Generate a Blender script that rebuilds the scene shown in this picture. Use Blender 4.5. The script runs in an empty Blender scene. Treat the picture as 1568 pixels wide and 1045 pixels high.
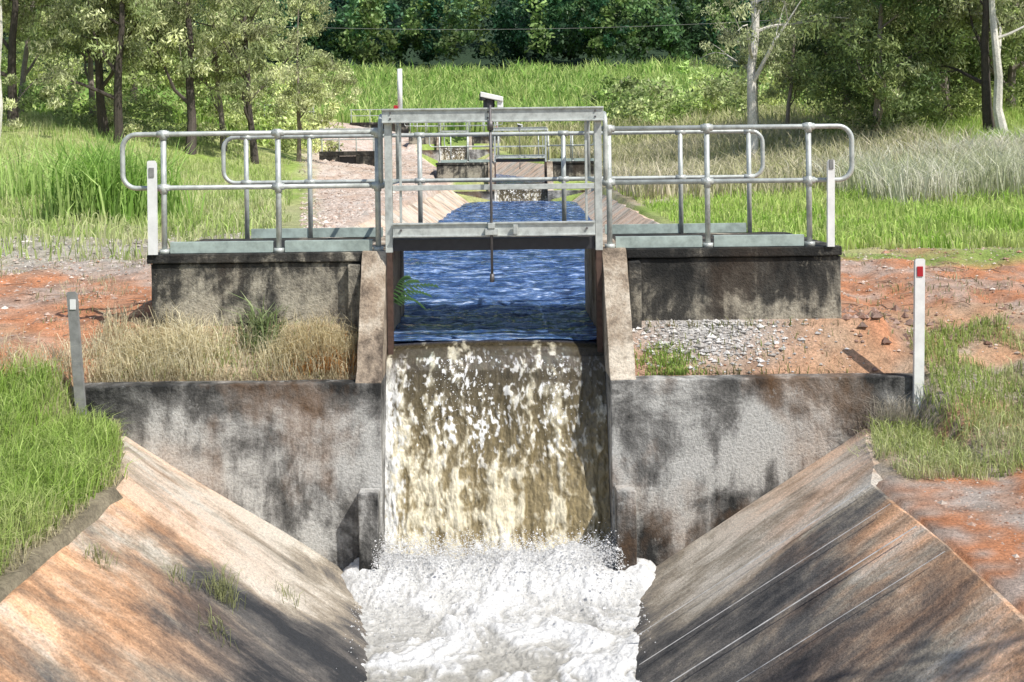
import bpy, math, random
import numpy as np
from mathutils import Vector
R=np.random.default_rng(7)
random.seed(7)
SC=bpy.context.scene
A=np.array
# ---------------------------------------------------------------- noise
def _h(xi,yi,s):
    v=np.sin(xi*127.1+yi*311.7+s*74.7)*43758.5453
    return v-np.floor(v)
def vn(x,y,s=0):
    x=np.asarray(x,float);y=np.asarray(y,float)
    xi=np.floor(x);yi=np.floor(y);fx=x-xi;fy=y-yi
    fx=fx*fx*(3-2*fx);fy=fy*fy*(3-2*fy)
    a=_h(xi,yi,s);b=_h(xi+1,yi,s);c=_h(xi,yi+1,s);d=_h(xi+1,yi+1,s)
    return (a*(1-fx)+b*fx)*(1-fy)+(c*(1-fx)+d*fx)*fy
def fbm(x,y,o=4,s=0):
    t=0;a=.5
    for i in range(o):
        cs,sn=math.cos(i*.9),math.sin(i*.9)
        xr=x*cs-y*sn;yr=x*sn+y*cs
        t=t+a*vn(xr*2**i+i*13.1,yr*2**i+i*7.7,s+i);a*=.5
    return t/(1-.5**o)
def sm(t):
    t=np.clip(t,0,1);return t*t*(3-2*t)
# ---------------------------------------------------------------- materials
def newmat(name):
    m=bpy.data.materials.new(name);m.use_nodes=True
    nt=m.node_tree;b=nt.nodes['Principled BSDF'];return m,nt,b
def noise(nt,vec,scale,detail=6,rough=.6,sc=None,dist=0.):
    if sc is not None:
        mp=nt.nodes.new('ShaderNodeMapping');mp.inputs['Scale'].default_value=sc
        nt.links.new(vec,mp.inputs['Vector']);vec=mp.outputs[0]
    n=nt.nodes.new('ShaderNodeTexNoise');n.inputs['Scale'].default_value=scale
    n.inputs['Detail'].default_value=detail;n.inputs['Roughness'].default_value=rough
    n.inputs['Distortion'].default_value=dist
    nt.links.new(vec,n.inputs['Vector']);return n.outputs['Fac']
def ramp(nt,fac,stops):
    r=nt.nodes.new('ShaderNodeValToRGB');e=r.color_ramp.elements
    while len(e)<len(stops): e.new(.5)
    for i,(p,c) in enumerate(stops):
        e[i].position=p;e[i].color=(c,c,c,1) if not hasattr(c,'__len__') else (*c,1)
    nt.links.new(fac,r.inputs[0]);return r.outputs[0]
def mix(nt,fac,a,b,mode='MIX'):
    m=nt.nodes.new('ShaderNodeMix');m.data_type='RGBA';m.blend_type=mode
    for s,v in ((m.inputs[0],fac),(m.inputs[6],a),(m.inputs[7],b)):
        if isinstance(v,(int,float)): s.default_value=v
        elif isinstance(v,tuple): s.default_value=(*v,1)
        else: nt.links.new(v,s)
    return m.outputs[2]
def mth(nt,op,a,b=0.):
    m=nt.nodes.new('ShaderNodeMath');m.operation=op
    for s,v in ((m.inputs[0],a),(m.inputs[1],b)):
        if isinstance(v,(int,float)): s.default_value=v
        else: nt.links.new(v,s)
    return m.outputs[0]
def mrange(nt,v,a,b,c,d):
    mr=nt.nodes.new('ShaderNodeMapRange')
    for i,q in enumerate((a,b,c,d)): mr.inputs[i+1].default_value=q
    nt.links.new(v,mr.inputs[0]);return mr.outputs[0]
def bump(nt,b,h,strength,dist=.02):
    n=nt.nodes.new('ShaderNodeBump');n.inputs['Strength'].default_value=strength;n.inputs['Distance'].default_value=dist
    nt.links.new(h,n.inputs['Height']);nt.links.new(n.outputs[0],b.inputs['Normal'])
def objc(nt):
    return nt.nodes.new('ShaderNodeTexCoord').outputs['Object']
def concrete(name,dark,mid,light,warm,warmamt=.5,streak=(6,6,.8),bias=0.,fine=.6,zprof=None,stops=(.41,.49,.57),w=(.6,.4),chips=.4,grime=.45):
    m,nt,b=newmat(name);v=objc(nt)
    n1=noise(nt,v,1.5,10,.68,None,.4);n2=noise(nt,v,1.0,7,.65,streak,.3);n3=noise(nt,v,45,4,.7);n4=noise(nt,v,.9,6,.6,(1.3,1.1,.9))
    s=mth(nt,'ADD',mth(nt,'MULTIPLY',n1,w[0]),mth(nt,'MULTIPLY',n2,w[1]))
    s=mth(nt,'ADD',s,bias)
    if zprof:
        sx=nt.nodes.new('ShaderNodeSeparateXYZ');nt.links.new(v,sx.inputs[0])
        zz=mth(nt,'ADD',mrange(nt,sx.outputs[2],zprof[0],zprof[1],0,1),mth(nt,'MULTIPLY',mth(nt,'SUBTRACT',n2,.5),.35))
        s=mth(nt,'ADD',s,mth(nt,'SUBTRACT',ramp(nt,zz,[(p_,.5+q_) for p_,q_ in zprof[2]]),.5))
    c=ramp(nt,s,[(stops[0],dark),(stops[1],mid),(stops[2],light)])
    wf=mth(nt,'MULTIPLY',ramp(nt,n4,[(.50,0.),(.62,1.)]),warmamt)
    c=mix(nt,wf,c,mix(nt,.6,warm,c,'MIX'))
    c=mix(nt,fine,c,ramp(nt,n3,[(.3,.35),(.5,1.),(.75,1.5)]),'MULTIPLY')
    n5=noise(nt,v,5,8,.75)
    c=mix(nt,mth(nt,'MULTIPLY',ramp(nt,n5,[(.60,0.),(.66,1.)]),chips),c,light)
    n7=noise(nt,v,3.3,8,.7)
    c=mix(nt,mth(nt,'MULTIPLY',ramp(nt,n7,[(.58,0.),(.66,1.)]),grime),c,dark)
    nt.links.new(c,b.inputs['Base Color']);b.inputs['Roughness'].default_value=.9
    bump(nt,b,mth(nt,'ADD',n3,mth(nt,'MULTIPLY',n1,1.5)),.8,.018);return m
def plain(name,c,rough=.5,metal=0.,var=.3,sc=18):
    m,nt,b=newmat(name);v=objc(nt);n=noise(nt,v,sc,6,.65)
    col=mix(nt,var,c,ramp(nt,n,[(.3,.25),(.55,1.),(.8,1.5)]),'MULTIPLY')
    nt.links.new(col,b.inputs['Base Color']);b.inputs['Roughness'].default_value=rough;b.inputs['Metallic'].default_value=metal
    bump(nt,b,n,.2,.004);return m
def vcol(name,rough=.7,transl=0.,fine=0.,bs=0.,s1=40,s2=6):
    m,nt,b=newmat(name);a=nt.nodes.new('ShaderNodeAttribute');a.attribute_name='Col';c=a.outputs['Color'];v=objc(nt)
    if fine:
        n=noise(nt,v,s1,8,.8);n2=noise(nt,v,s2,8,.75)
        c=mix(nt,fine,c,ramp(nt,n,[(.33,.4),(.5,1.),(.68,1.5)]),'MULTIPLY')
        c=mix(nt,fine,c,ramp(nt,n2,[(.35,.6),(.5,1.),(.65,1.35)]),'MULTIPLY')
        bump(nt,b,mth(nt,'ADD',n,n2),bs,.03)
    nt.links.new(c,b.inputs['Base Color']);b.inputs['Roughness'].default_value=rough
    b.inputs['Specular IOR Level'].default_value=.25
    if transl:
        t=nt.nodes.new('ShaderNodeBsdfTranslucent');nt.links.new(c,t.inputs[0])
        x=nt.nodes.new('ShaderNodeMixShader');x.inputs[0].default_value=transl
        nt.links.new(b.outputs[0],x.inputs[1]);nt.links.new(t.outputs[0],x.inputs[2])
        nt.links.new(x.outputs[0],nt.nodes['Material Output'].inputs[0])
    return m
M_deck=concrete('deck_concrete',(.012,.012,.011),(.06,.056,.048),(.42,.38,.30),(.18,.11,.06),.4,(6,6,.9),-.005,zprof=(-1.6,-.8,[(0,.01),(.35,.03),(.7,.0),(1,-.055)]),w=(.68,.32))
M_wall=concrete('wall_concrete',(.02,.02,.019),(.16,.155,.145),(.50,.49,.46),(.32,.16,.06),.8,(5,5,.8),.012,zprof=(-3.4,-1.79,[(0,-.06),(.3,-.01),(.6,.05),(.85,.015),(1,-.055)]),w=(.68,.32),grime=.35)
M_butt=concrete('buttress_concrete',(.08,.06,.045),(.34,.27,.20),(.60,.53,.43),(.34,.19,.09),.5,(3,3,1.2),.02)
def liningmat():
    m,nt,b=newmat('lining_concrete');v=objc(nt)
    sx=nt.nodes.new('ShaderNodeSeparateXYZ');nt.links.new(v,sx.inputs[0])
    n1=noise(nt,v,1.4,10,.7,None,.5);n2=noise(nt,v,1.,8,.68,(.7,3.4,.7),.5);n3=noise(nt,v,55,4,.75);n4=noise(nt,v,.8,7,.65,(.7,1.6,.7),.3);n6=noise(nt,v,1.,6,.65,(1.6,10,1.6),.4)
    s=mth(nt,'ADD',mth(nt,'MULTIPLY',n1,.52),mth(nt,'MULTIPLY',n2,.33));s=mth(nt,'ADD',s,mth(nt,'MULTIPLY',n6,.15))
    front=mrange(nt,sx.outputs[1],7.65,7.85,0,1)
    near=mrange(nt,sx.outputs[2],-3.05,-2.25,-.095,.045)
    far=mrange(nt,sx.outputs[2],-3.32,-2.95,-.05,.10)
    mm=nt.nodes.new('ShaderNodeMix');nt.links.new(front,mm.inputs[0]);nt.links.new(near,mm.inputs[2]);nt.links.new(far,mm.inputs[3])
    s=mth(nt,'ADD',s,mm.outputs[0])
    c=ramp(nt,s,[(.37,(.03,.032,.036)),(.45,(.13,.12,.11)),(.53,(.36,.31,.24)),(.61,(.66,.60,.51))])
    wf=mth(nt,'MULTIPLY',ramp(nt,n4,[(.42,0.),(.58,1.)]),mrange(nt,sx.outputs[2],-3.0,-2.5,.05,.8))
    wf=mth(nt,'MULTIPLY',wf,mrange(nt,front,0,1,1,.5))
    c=mix(nt,wf,c,mix(nt,.75,c,(1.7,.85,.38),'MULTIPLY'))
    c=mix(nt,.65,c,ramp(nt,n3,[(.3,.35),(.5,1.),(.72,1.6)]),'MULTIPLY')
    nt.links.new(c,b.inputs['Base Color']);b.inputs['Roughness'].default_value=.88
    bump(nt,b,mth(nt,'ADD',n3,mth(nt,'MULTIPLY',n1,1.5)),.8,.018);return m
M_line=liningmat()
M_galv=plain('galvanised_steel',(.54,.57,.54),.42,.25,.5,14)
M_galv2=plain('toe_board_steel',(.40,.48,.44),.6,.1,.5,10)
M_rust=plain('rusty_steel',(.10,.06,.045),.8,.2,.6,25)
M_stem=plain('stem_steel',(.16,.15,.15),.5,.5,.4,25)
M_white=plain('white_paint',(.82,.82,.80),.5,0,.2,9)
M_greyp=plain('grey_post',(.25,.25,.24),.8,0,.5,12)
M_red=plain('red_reflector',(.45,.02,.03),.4,0,.1)
M_dark=plain('dark_metal',(.05,.05,.055),.5,.4,.3)
M_joint=plain('joint_sealant',(.70,.68,.64),.8,0,.6,14)
M_ground=vcol('ground_soil',.95,0,.85,.9,45,5)
M_grass=vcol('grass_blades',.6,.35)
M_leaf=vcol('leaves',.45,.3)
M_stone=vcol('stones',.9,0,.5,.5)
M_bark=vcol('bark',.9,0,.6,.6)
def watermat():
    m,nt,b=newmat('canal_water_mat');v=objc(nt)
    n=noise(nt,v,1,5,.65,(2.2,7.5,1),.5);n2=noise(nt,v,1,4,.6,(8,24,1))
    s=mth(nt,'ADD',mth(nt,'MULTIPLY',n,.65),mth(nt,'MULTIPLY',n2,.35))
    c=ramp(nt,s,[(.39,(.008,.022,.07)),(.49,(.035,.085,.22)),(.56,(.15,.25,.48)),(.63,(.55,.65,.85))])
    nt.links.new(c,b.inputs['Base Color']);b.inputs['Roughness'].default_value=.08
    bump(nt,b,s,1.,.12);return m
M_water=watermat()
def foammat(name,rough,bs,nsc=30,stretch=None,mul=.5,dist=.02,lo=.55,hi=1.25):
    m,nt,b=newmat(name);a=nt.nodes.new('ShaderNodeAttribute');a.attribute_name='Col';v=objc(nt)
    n=noise(nt,v,nsc,6,.7,stretch)
    c=mix(nt,mul,a.outputs['Color'],ramp(nt,n,[(.3,lo),(.5,1.),(.7,hi)]),'MULTIPLY')
    nt.links.new(c,b.inputs['Base Color']);b.inputs['Roughness'].default_value=rough
    bump(nt,b,n,bs,dist);return m
M_foam=foammat('foam_mat',.35,.9,34,None,.6,.03)
M_fall=foammat('falling_water_mat',.07,.6,1,(30,30,7),.9,.02,.4,1.35)
# ---------------------------------------------------------------- mesh helpers
def link(o,parent=None):
    SC.collection.objects.link(o)
    if parent: o.parent=parent
    return o
def empty(name):
    e=bpy.data.objects.new(name,None);e.empty_display_size=.3;SC.collection.objects.link(e);return e
def npmesh(name,V,F,mats,cols=None,midx=None,smooth=False,parent=None,make=True):
    V=np.asarray(V,np.float32);F=np.asarray(F,np.int32);k=F.shape[1]
    me=bpy.data.meshes.new(name);me.vertices.add(len(V));me.vertices.foreach_set('co',V.ravel())
    me.loops.add(F.size);me.loops.foreach_set('vertex_index',F.ravel())
    me.polygons.add(len(F));me.polygons.foreach_set('loop_start',np.arange(0,F.size,k,dtype=np.int32))
    for m in (mats if isinstance(mats,list) else [mats]): me.materials.append(m)
    if midx is not None: me.polygons.foreach_set('material_index',np.asarray(midx,np.int32))
    me.update(calc_edges=True)
    me.polygons.foreach_set('use_smooth',np.full(len(F),smooth))
    if cols is not None:
        a=me.color_attributes.new('Col','FLOAT_COLOR','POINT')
        c=np.ones((len(V),4),np.float32);c[:,:3]=cols;a.data.foreach_set('color',c.ravel())
    if not make: return me
    return link(bpy.data.objects.new(name,me),parent)
class B:
    def __init__(s): s.v=[];s.f=[]
    def add(s,v,f):
        o=len(s.v);s.v+=[tuple(p) for p in v];s.f+=[tuple(i+o for i in q) for q in f]
    def box(s,x0,x1,y0,y1,z0,z1):
        s.add([(x0,y0,z0),(x1,y0,z0),(x1,y1,z0),(x0,y1,z0),(x0,y0,z1),(x1,y0,z1),(x1,y1,z1),(x0,y1,z1)],
              [(0,3,2,1),(4,5,6,7),(0,1,5,4),(1,2,6,5),(2,3,7,6),(3,0,4,7)])
    def prism(s,P,Q):
        n=len(P);s.add(list(P)+list(Q),[tuple(range(n-1,-1,-1)),tuple(range(n,2*n))]+[(i,(i+1)%n,n+(i+1)%n,n+i) for i in range(n)])
    def tube(s,pts,r,n=10,cap=True):
        pts=[Vector(p) for p in pts];rs=r if hasattr(r,'__len__') else [r]*len(pts)
        T=[]
        for i in range(len(pts)):
            a=pts[max(i-1,0)];b=pts[min(i+1,len(pts)-1)];T.append((b-a).normalized())
        u=T[0].orthogonal().normalized();V=[]
        for i,p in enumerate(pts):
            u=(u-T[i]*u.dot(T[i])).normalized();w=T[i].cross(u)
            for k in range(n):
                a=2*math.pi*k/n;V.append(p+(u*math.cos(a)+w*math.sin(a))*rs[i])
        F=[(i*n+k,i*n+(k+1)%n,(i+1)*n+(k+1)%n,(i+1)*n+k) for i in range(len(pts)-1) for k in range(n)]
        if cap: F+=[tuple(range(n-1,-1,-1)),tuple(range((len(pts)-1)*n,len(pts)*n))]
        s.add(V,F)
    def obj(s,name,mat,parent=None,bevel=0,smooth=False):
        me=bpy.data.meshes.new(name);me.from_pydata(s.v,[],s.f);me.materials.append(mat);me.update()
        if smooth:
            for p in me.polygons:
                if len(p.vertices)==4: p.use_smooth=True
        o=link(bpy.data.objects.new(name,me),parent)
        if bevel:
            b=o.modifiers.new('bevel','BEVEL');b.width=bevel;b.segments=2;b.limit_method='ANGLE'
        return o
# ---------------------------------------------------------------- terrain
WX=2.45
STR=[(0.,10.,0.),(.95,41.,.6),(-2.45,75.,2.25)]
def cxf(y): return np.interp(y,[14,41,75,120],[0,.95,-2.45,-6])
def prof_lining(y):
    """top half width, top z, toe half width at z = zt-1.1"""
    T=np.interp(y,[-9,7.75,9.35,9.45,9.451,200],[WX,WX,2.94,2.97,WX,WX])
    zt=np.interp(y,[-9,9.45,9.46,39,43,73,77,100],[-2.2,-2.2,-1.13,-1.13,-.53,-.1,1.1,1.6])
    t=np.interp(y,[-9,7.75,9.35,9.45,9.451,200],[.93,.93,1.22,1.24,.91,.91])
    return T,zt,t
def ground_h(x,y,carve=True):
    x=np.asarray(x,float);y=np.asarray(y,float)
    inner=np.interp(y,[-50,9.4,9.5,10,13,25,39.4,42,60,73,78,90,110,150,175,260,400],
                      [-2.16,-2.16,-1.86,-1.42,-1.16,-1.06,-1.02,-.56,-.4,-.02,1.1,1.9,3.4,10,13,45,60])
    outer=np.interp(y,[-50,8.0,10.6,13,25,39.4,42,60,73,78,90,110,150,175,260,400],
                      [-2.12,-2.12,-1.42,-1.16,-1.04,-.9,-.5,-.2,.2,1.1,1.9,3.4,10,13,45,60])
    w=sm((np.abs(x)-3.3)/.15);w=np.where(y>12,1,w)
    z=inner*(1-w)+outer*w
    z=z+2.0*sm((-x-4.5)/11)*sm((y-16)/26)*sm((110-y)/40)+1.9*sm((x-5)/12)*sm((y-16)/26)*sm((110-y)/40)
    z=z+sm((np.abs(x)-2.6)/1.5)*((fbm(x*.9,y*.9,3,5)-.5)*.24+(fbm(x*4,y*4,3,15)-.5)*.11)+(fbm(x*.1,y*.1,2,9)-.5)*sm((y-20)/40)*1.0*sm((np.abs(x-cxf(y))-5)/10)
    z=z+np.where(y<9.3,.12*np.exp(-((np.abs(x)-3.3)/.6)**2),0)*(x<0)
    if carve:
        c=cxf(y);d=np.abs(x-c);T,zt,t=prof_lining(y)
        zl=zt-(T-d)/(T-t)*1.1
        zl=np.maximum(zl,zt-1.45)-.09
        z=np.where((d<T+.04)&(y<90),np.minimum(z,zl),z)
        for (sx,sy,dz) in STR:
            m=(y>sy-.55)&(y<sy+1.95)
            zi=np.interp(y,[-50,sy-.5,sy,sy+3],[-1.86+dz]*2+[-1.42+dz,-1.16+dz])
            z=np.where(m&(d>=1.0)&(d<3.0),zi,z)
            z=np.where(m&(d<1.0),-3.9+dz,z)
    return z
def axis(parts):
    o=[]
    for a,b,s in parts: o+=list(np.arange(a,b-1e-6,s))
    return np.array(o)
gx=axis([(-300,-120,30),(-120,-40,8),(-40,-15,1.5),(-15,-6,.5),(-6,6,.1),(6,15,.5),(15,40,1.5),(40,120,8),(120,301,30)])
gy=axis([(-60,-6,6),(-6,2,.5),(2,14,.1),(14,22,.25),(22,44,.5),(44,80,1.),(80,180,3),(180,420,15)])
X,Y=np.meshgrid(gx,gy);Z=ground_h(X,Y)
def ground_col(x,y):
    n=fbm(x*.7,y*.7,4,21);n2=fbm(x*2.3,y*2.3,4,31);n3=fbm(x*7,y*7,3,41)
    def L(c): return np.array(c)[None,:]*np.ones((x.size,1))
    x=x.ravel();y=y.ravel();n=n.ravel();n2=n2.ravel();n3=n3.ravel()
    def mx(a,b,t): t=np.clip(t,0,1)[:,None];return a*(1-t)+b*t
    red=mx(L((.62,.27,.135)),L((.50,.29,.19)),(n3-.35)*3)
    grav=mx(L((.46,.39,.32)),L((.60,.55,.50)),(n3-.3)*2)
    green=mx(L((.28,.38,.09)),L((.42,.43,.19)),(n-.35)*3)
    dry=L((.55,.45,.30))
    c=green
    near=sm((13.6+ (n-.5)*2 - y)/.5)
    c=mx(c,red,near)
    c=mx(c,grav,near*sm((n2-.50)*5)*.55)
    c=mx(c,dry,near*sm((n-.55)*6)*.4)
    c=mx(c,grav*.95,sm((y-12.3)/.8)*sm((18-y)/1.5)*(x<-1)*.85)
    c=mx(c,L((.44,.42,.25)),sm((y-15)/3)*sm((27-y)/5)*(x<-3)*.6)
    pk=mx(L((.56,.42,.33)),L((.66,.57,.50)),(n2-.35)*3)
    tr=sm((x+.165*y)/.6)*sm((cxf(y)-2.2-x)/.3)*(y>14)*(y<95)
    c=mx(c,pk,tr)
    c=mx(c,pk*.8,sm((x-cxf(y)-2.4)/.2)*sm((cxf(y)+4.0-x)/.8)*(y>24)*(y<50)*.7)
    lo=(y<9.5)
    c=mx(c,L((.26,.28,.12)),lo*(x<0)*.9)
    c=mx(c,L((.34,.29,.20)),lo*(x<0)*(x>-2.75))
    c=mx(c,L((.42,.36,.25)),lo*(x>0)*sm((y-7.6)/.4)*sm((n2-.25)*4)*.8)
    c=mx(c,grav,lo*(x>0)*sm((n3-.45)*5)*.6)
    c=mx(c,L((.52,.50,.47)),np.exp(-(((x-1.75)/.75)**2+((y-9.93)/.28)**2)*1.2)*1.1*(y>9.5))
    c=mx(c,dry,(x<-1)*(x>-3.3)*(y>9.5)*(y<10.1)*.6)
    c=mx(c,L((.18,.30,.06)),sm((y-88)/6))
    c=mx(c,L((.03,.055,.03)),sm((y-158)/6))
    return c
nx=len(gx);ny=len(gy)
I=np.arange(nx*ny).reshape(ny,nx)
F=np.stack([I[:-1,:-1],I[:-1,1:],I[1:,1:],I[1:,:-1]],-1).reshape(-1,4)
npmesh('ground',np.stack([X,Y,Z],-1).reshape(-1,3),F,M_ground,ground_col(X,Y),smooth=True)
# ---------------------------------------------------------------- canal lining
def lining(name,ys,parent=None):
    V=[];F=[]
    NS=14
    for y in ys:
        T,zt,t=[float(a) for a in prof_lining(y)];c=float(cxf(y))
        sl=(T-t)/1.1
        prof=[(T+.16,zt-.25),(T+.16,zt+.0),(T+.01,zt+.012)]
        for k in range(1,NS+1):
            zz=zt-1.4*k/NS;prof.append((T-(zt-zz)*sl,zz))
        full=[(-a,b) for a,b in prof]+[(a,b) for a,b in reversed(prof)]
        for i,(a,b) in enumerate(full):
            wob=(float(fbm(np.array(y*1.7),np.array(a*1.3+b),3,3))-.5)*.09
            V.append((c+a+wob,y,b+wob*.5))
    n=len(full)
    for j in range(len(ys)-1):
        for i in range(n-1): F.append((j*n+i,j*n+i+1,(j+1)*n+i+1,(j+1)*n+i))
    return npmesh(name,V,F,M_line,smooth=False,parent=parent)
L1=lining('canal_lining',list(np.arange(-6,7.7,.25))+list(np.arange(7.75,9.3,.2))+[9.354])
lining('canal_lining',list(np.arange(11.9,40.4,.75)))
lining('canal_lining',list(np.arange(42.9,74.4,1.5)))
jb=B()
def jointline(side,y0,y1,w):
    T,zt,t=[float(a) for a in prof_lining(y0)]
    for k in range(10):
        P=[]
        for q in (k/10,(k+1)/10):
            x=side*(T-(T-t)*q);z=zt-1.1*q+.038;y=y0+(y1-y0)*q
            P.append((x-side*.035,y,z))
        (xa,ya,za),(xb,yb,zb)=P
        jb.add([(xa,ya-w,za),(xa,ya+w,za),(xb,yb+w,zb),(xb,yb-w,zb)],[(0,1,2,3)])
for y,w in ((7.62,.006),(7.22,.005),(6.78,.007),(6.35,.004)): jointline(1,y,y+.3,w)
jb.obj('expansion_joint',M_joint,L1)
# ---------------------------------------------------------------- drop structure (concrete)
S=empty('concrete_drop_structure')
def rough(o,amp=.006):
    """subdivide and roughen the edges of a concrete piece a little"""
    import bmesh
    bm=bmesh.new();bm.from_mesh(o.data)
    for _ in range(6):
        es=[e for e in bm.edges if e.calc_length()>.12]
        if not es: break
        bmesh.ops.subdivide_edges(bm,edges=es,cuts=1,use_grid_fill=True)
    bmesh.ops.triangulate(bm,faces=[f for f in bm.faces if len(f.verts)>4])
    V=np.array([tuple(v.co) for v in bm.verts])
    dx=(fbm(V[:,0]*9+V[:,1]*5,V[:,2]*9,3,101)-.5);dz=(fbm(V[:,0]*7+V[:,1]*7,V[:,2]*7+9,3,102)-.5)
    for i,v in enumerate(bm.verts):
        v.co.x+=dx[i]*amp*2;v.co.z+=dz[i]*amp*3.4;v.co.y+=dx[i]*amp*.5
    bm.to_mesh(o.data);bm.free()
for sd,nm in ((-1,'left'),(1,'right')):
    b=B();x0,x1=sorted((sd*2.96,sd*1.125))
    b.box(x0+.03,x1-.002,10.03,11.9,-1.9,-.885);rough(b.obj('deck_abutment_'+nm,M_deck,S,.01))
    b=B();b.box(x0,x1,10.0,11.93,-.879,-.80);rough(b.obj('deck_slab_'+nm,M_deck,S,.01),.004)
    b=B();xs=sorted((sd*1.13,sd*1.24));b.box(xs[0],xs[1],9.93,10.02,-1.6,-.90);rough(b.obj('pilaster_'+nm,M_deck,S,.01))
    b=B();xa,xb=sorted((sd*.917,sd*3.38));zo,zi_=-2.6,-3.9
    za,zb=(zi_,zo) if sd>0 else (zo,zi_)
    b.prism([(xa,9.355,-1.79),(xb,9.355,-1.79),(xb,9.355,zb),(xa,9.355,za)],[(xa,9.53,-1.79),(xb,9.53,-1.79),(xb,9.53,zb),(xa,9.53,za)])
    rough(b.obj('wing_wall_'+nm,M_wall,S,.01))
    b=B();pl=[(9.53,-3.9),(9.53,-1.80),(11.9,-1.80),(11.9,-3.9)]
    xa,xb=sorted((sd*.915,sd*1.12))
    b.prism([(xa,p,q) for p,q in pl],[(xb,p,q) for p,q in pl]);b.obj('channel_side_wall_'+nm,M_wall,S,.01)
    b=B();pl=[(9.36,-1.788),(9.42,-1.76),(9.98,-.79),(11.9,-.79),(11.9,-1.797),(9.36,-1.797)]
    b.prism([(xa,p,q) for p,q in pl],[(xb,p,q) for p,q in pl]);rough(b.obj('sloped_buttress_'+nm,M_butt,S,.01),.005)
    b=B();xa,xb=sorted((sd*.93,sd*1.085));b.box(xa,xb,9.16,9.352,-3.8,-2.62);rough(b.obj('nib_wall_'+nm,M_wall,S,.01))
b=B();b.box(-.912,.912,10.15,11.9,-.80,-.70);b.obj('deck_span',M_deck,S,.01)
b=B();b.box(-.912,.912,9.99,11.0,-3.9,-1.66);b.obj('weir_crest',M_wall,S)
# ---------------------------------------------------------------- sluice gate
G=empty('sluice_gate')
b=B()
for sd in (-1,1):
    x=sd*.885
    b.box(x-.03,x+.03,9.90,9.912,-.80,.40);b.box(x-.03,x-.022,9.912,9.98,-.80,.40);b.box(x+.022,x+.03,9.912,9.98,-.80,.40)
    b.box(x-.010-sd*.10,x+.010-sd*.10,9.93,9.96,-.55,.29)
b.obj('upright_channel',M_galv,G,.003)
b=B();b.box(-.93,.93,9.86,9.898,.29,.41);b.box(-.93,.93,9.90,10.02,.395,.407)
b.box(-.93,.93,9.84,9.86,.395,.41);b.box(-.93,.93,9.84,9.86,.29,.305);b.obj('head_beam',M_galv,G,.003)
b=B()
for x in (-.86,.86,-.04):
    for z in (.325,.375): b.tube([(x,9.862,z),(x,9.848,z)],.009,6)
for x in (-.78,.78): b.tube([(x,9.87,-.61),(x,9.855,-.61)],.010,6)
b.obj('bolts',M_stem,G)
b=B();b.box(-.85,.85,9.87,9.89,-.67,-.55);b.box(-.85,.85,9.85,9.87,-.565,-.55);b.box(-.85,.85,9.85,9.87,-.67,-.655)
b.box(-.85,.85,9.90,9.93,-.28,-.235);b.obj('cross_beam',M_galv,G,.003)
b=B();b.box(-.85,.85,9.93,9.97,-.79,-.69);b.obj('lower_beam',M_dark,G,.003)
b=B();
for sd in (-1,1):
    b.box(min(sd*.905,sd*.86),max(sd*.905,sd*.86),9.90,9.915,-2.05,-.80);b.box(min(sd*.905,sd*.86),max(sd*.905,sd*.86),9.97,9.985,-2.05,-.80)
b.obj('guide_slot',M_rust,G)
b=B();b.tube([(-.02,9.83,.43),(-.02,9.83,-1.02)],.011,10);b.tube([(-.02,9.83,-.98),(-.02,9.83,-1.05)],.019,8)
b.tube([(-.02,9.83,.30),(-.02,9.83,.22)],.026,8);b.obj('lifting_stem',M_stem,G,0,True)
b=B();b.box(-.075,.035,9.80,9.868,-.655,-.60);b.box(-.05,.01,9.79,9.868,-.60,-.555);b.box(.16,.20,9.80,9.848,-.65,-.57);b.obj('stem_bracket',M_galv,G,.004)
b=B();b.tube([(-.03,9.9,.41),(-.03,9.9,.50)],.05,12);b.tube([(-.08,9.86,.47),(-.08,9.86,.53)],.03,12);b.obj('gear_box',M_dark,G,.004)
b=B();b.prism([(-.10,9.83,.50),(.09,9.83,.46),(.09,9.83,.50),(-.10,9.83,.545)],[(-.10,9.97,.50),(.09,9.97,.46),(.09,9.97,.50),(-.10,9.97,.545)])
b.box(.04,.09,9.85,9.95,.41,.465);b.obj('gear_cover',M_white,G,.005)
b=B();b.tube([(-.78,9.93,.40),(-.78,9.93,.75)],.021,12);b.obj('gauge_tube',M_white,G,0,True)
b=B();b.box(-.83,-.80,9.87,9.93,.411,.44);b.obj('red_tag',M_red,G,.003)
# ---------------------------------------------------------------- handrails
def arc(cx,cz,r,a0,a1,y,n=8):
    return [(cx+r*math.cos(a0+(a1-a0)*i/n),y,cz+r*math.sin(a0+(a1-a0)*i/n)) for i in range(n+1)]
p=math.pi
def rail(name,sd,posts,xin,xout,y,zt=.225,zm=-.235):
    e=empty(name);b=B();r=.12
    a=[(sd*xin,y,zt)]+[(sd*q[0],q[1],q[2]) for q in arc(xout-r,zt-r,r,p/2,0,y)]+[(sd*q[0],q[1],q[2]) for q in arc(xout-r,zm+r,r,0,-p/2,y)]+[(sd*xin,y,zm)]
    b.tube(a,.0215,10)
    for x in posts:
        b.tube([(sd*x,y,zt-.01),(sd*x,y,-.80)],.024,10)
        for z in (zt,zm):
            b.tube([(sd*x-.05,y,z),(sd*x+.05,y,z)],.029,10);b.tube([(sd*x,y,z+.034),(sd*x,y,z-.05)],.031,10)
        b.tube([(sd*x,y,-.80),(sd*x,y,-.76)],.045,10)
    b.obj('rails_and_posts',M_galv,e,0,True)
    ps=sorted(posts);b=B()
    for i in range(len(ps)-1):
        x0,x1=sorted((sd*(ps[i]+.05),sd*(ps[i+1]-.05)));b.box(x0,x1,y-.012,y+.0,-.796,-.70);b.box(x0,x1,y,y+.05,-.712,-.70)
    b.obj('toe_board',M_galv2,e,.002)
    return e
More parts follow.
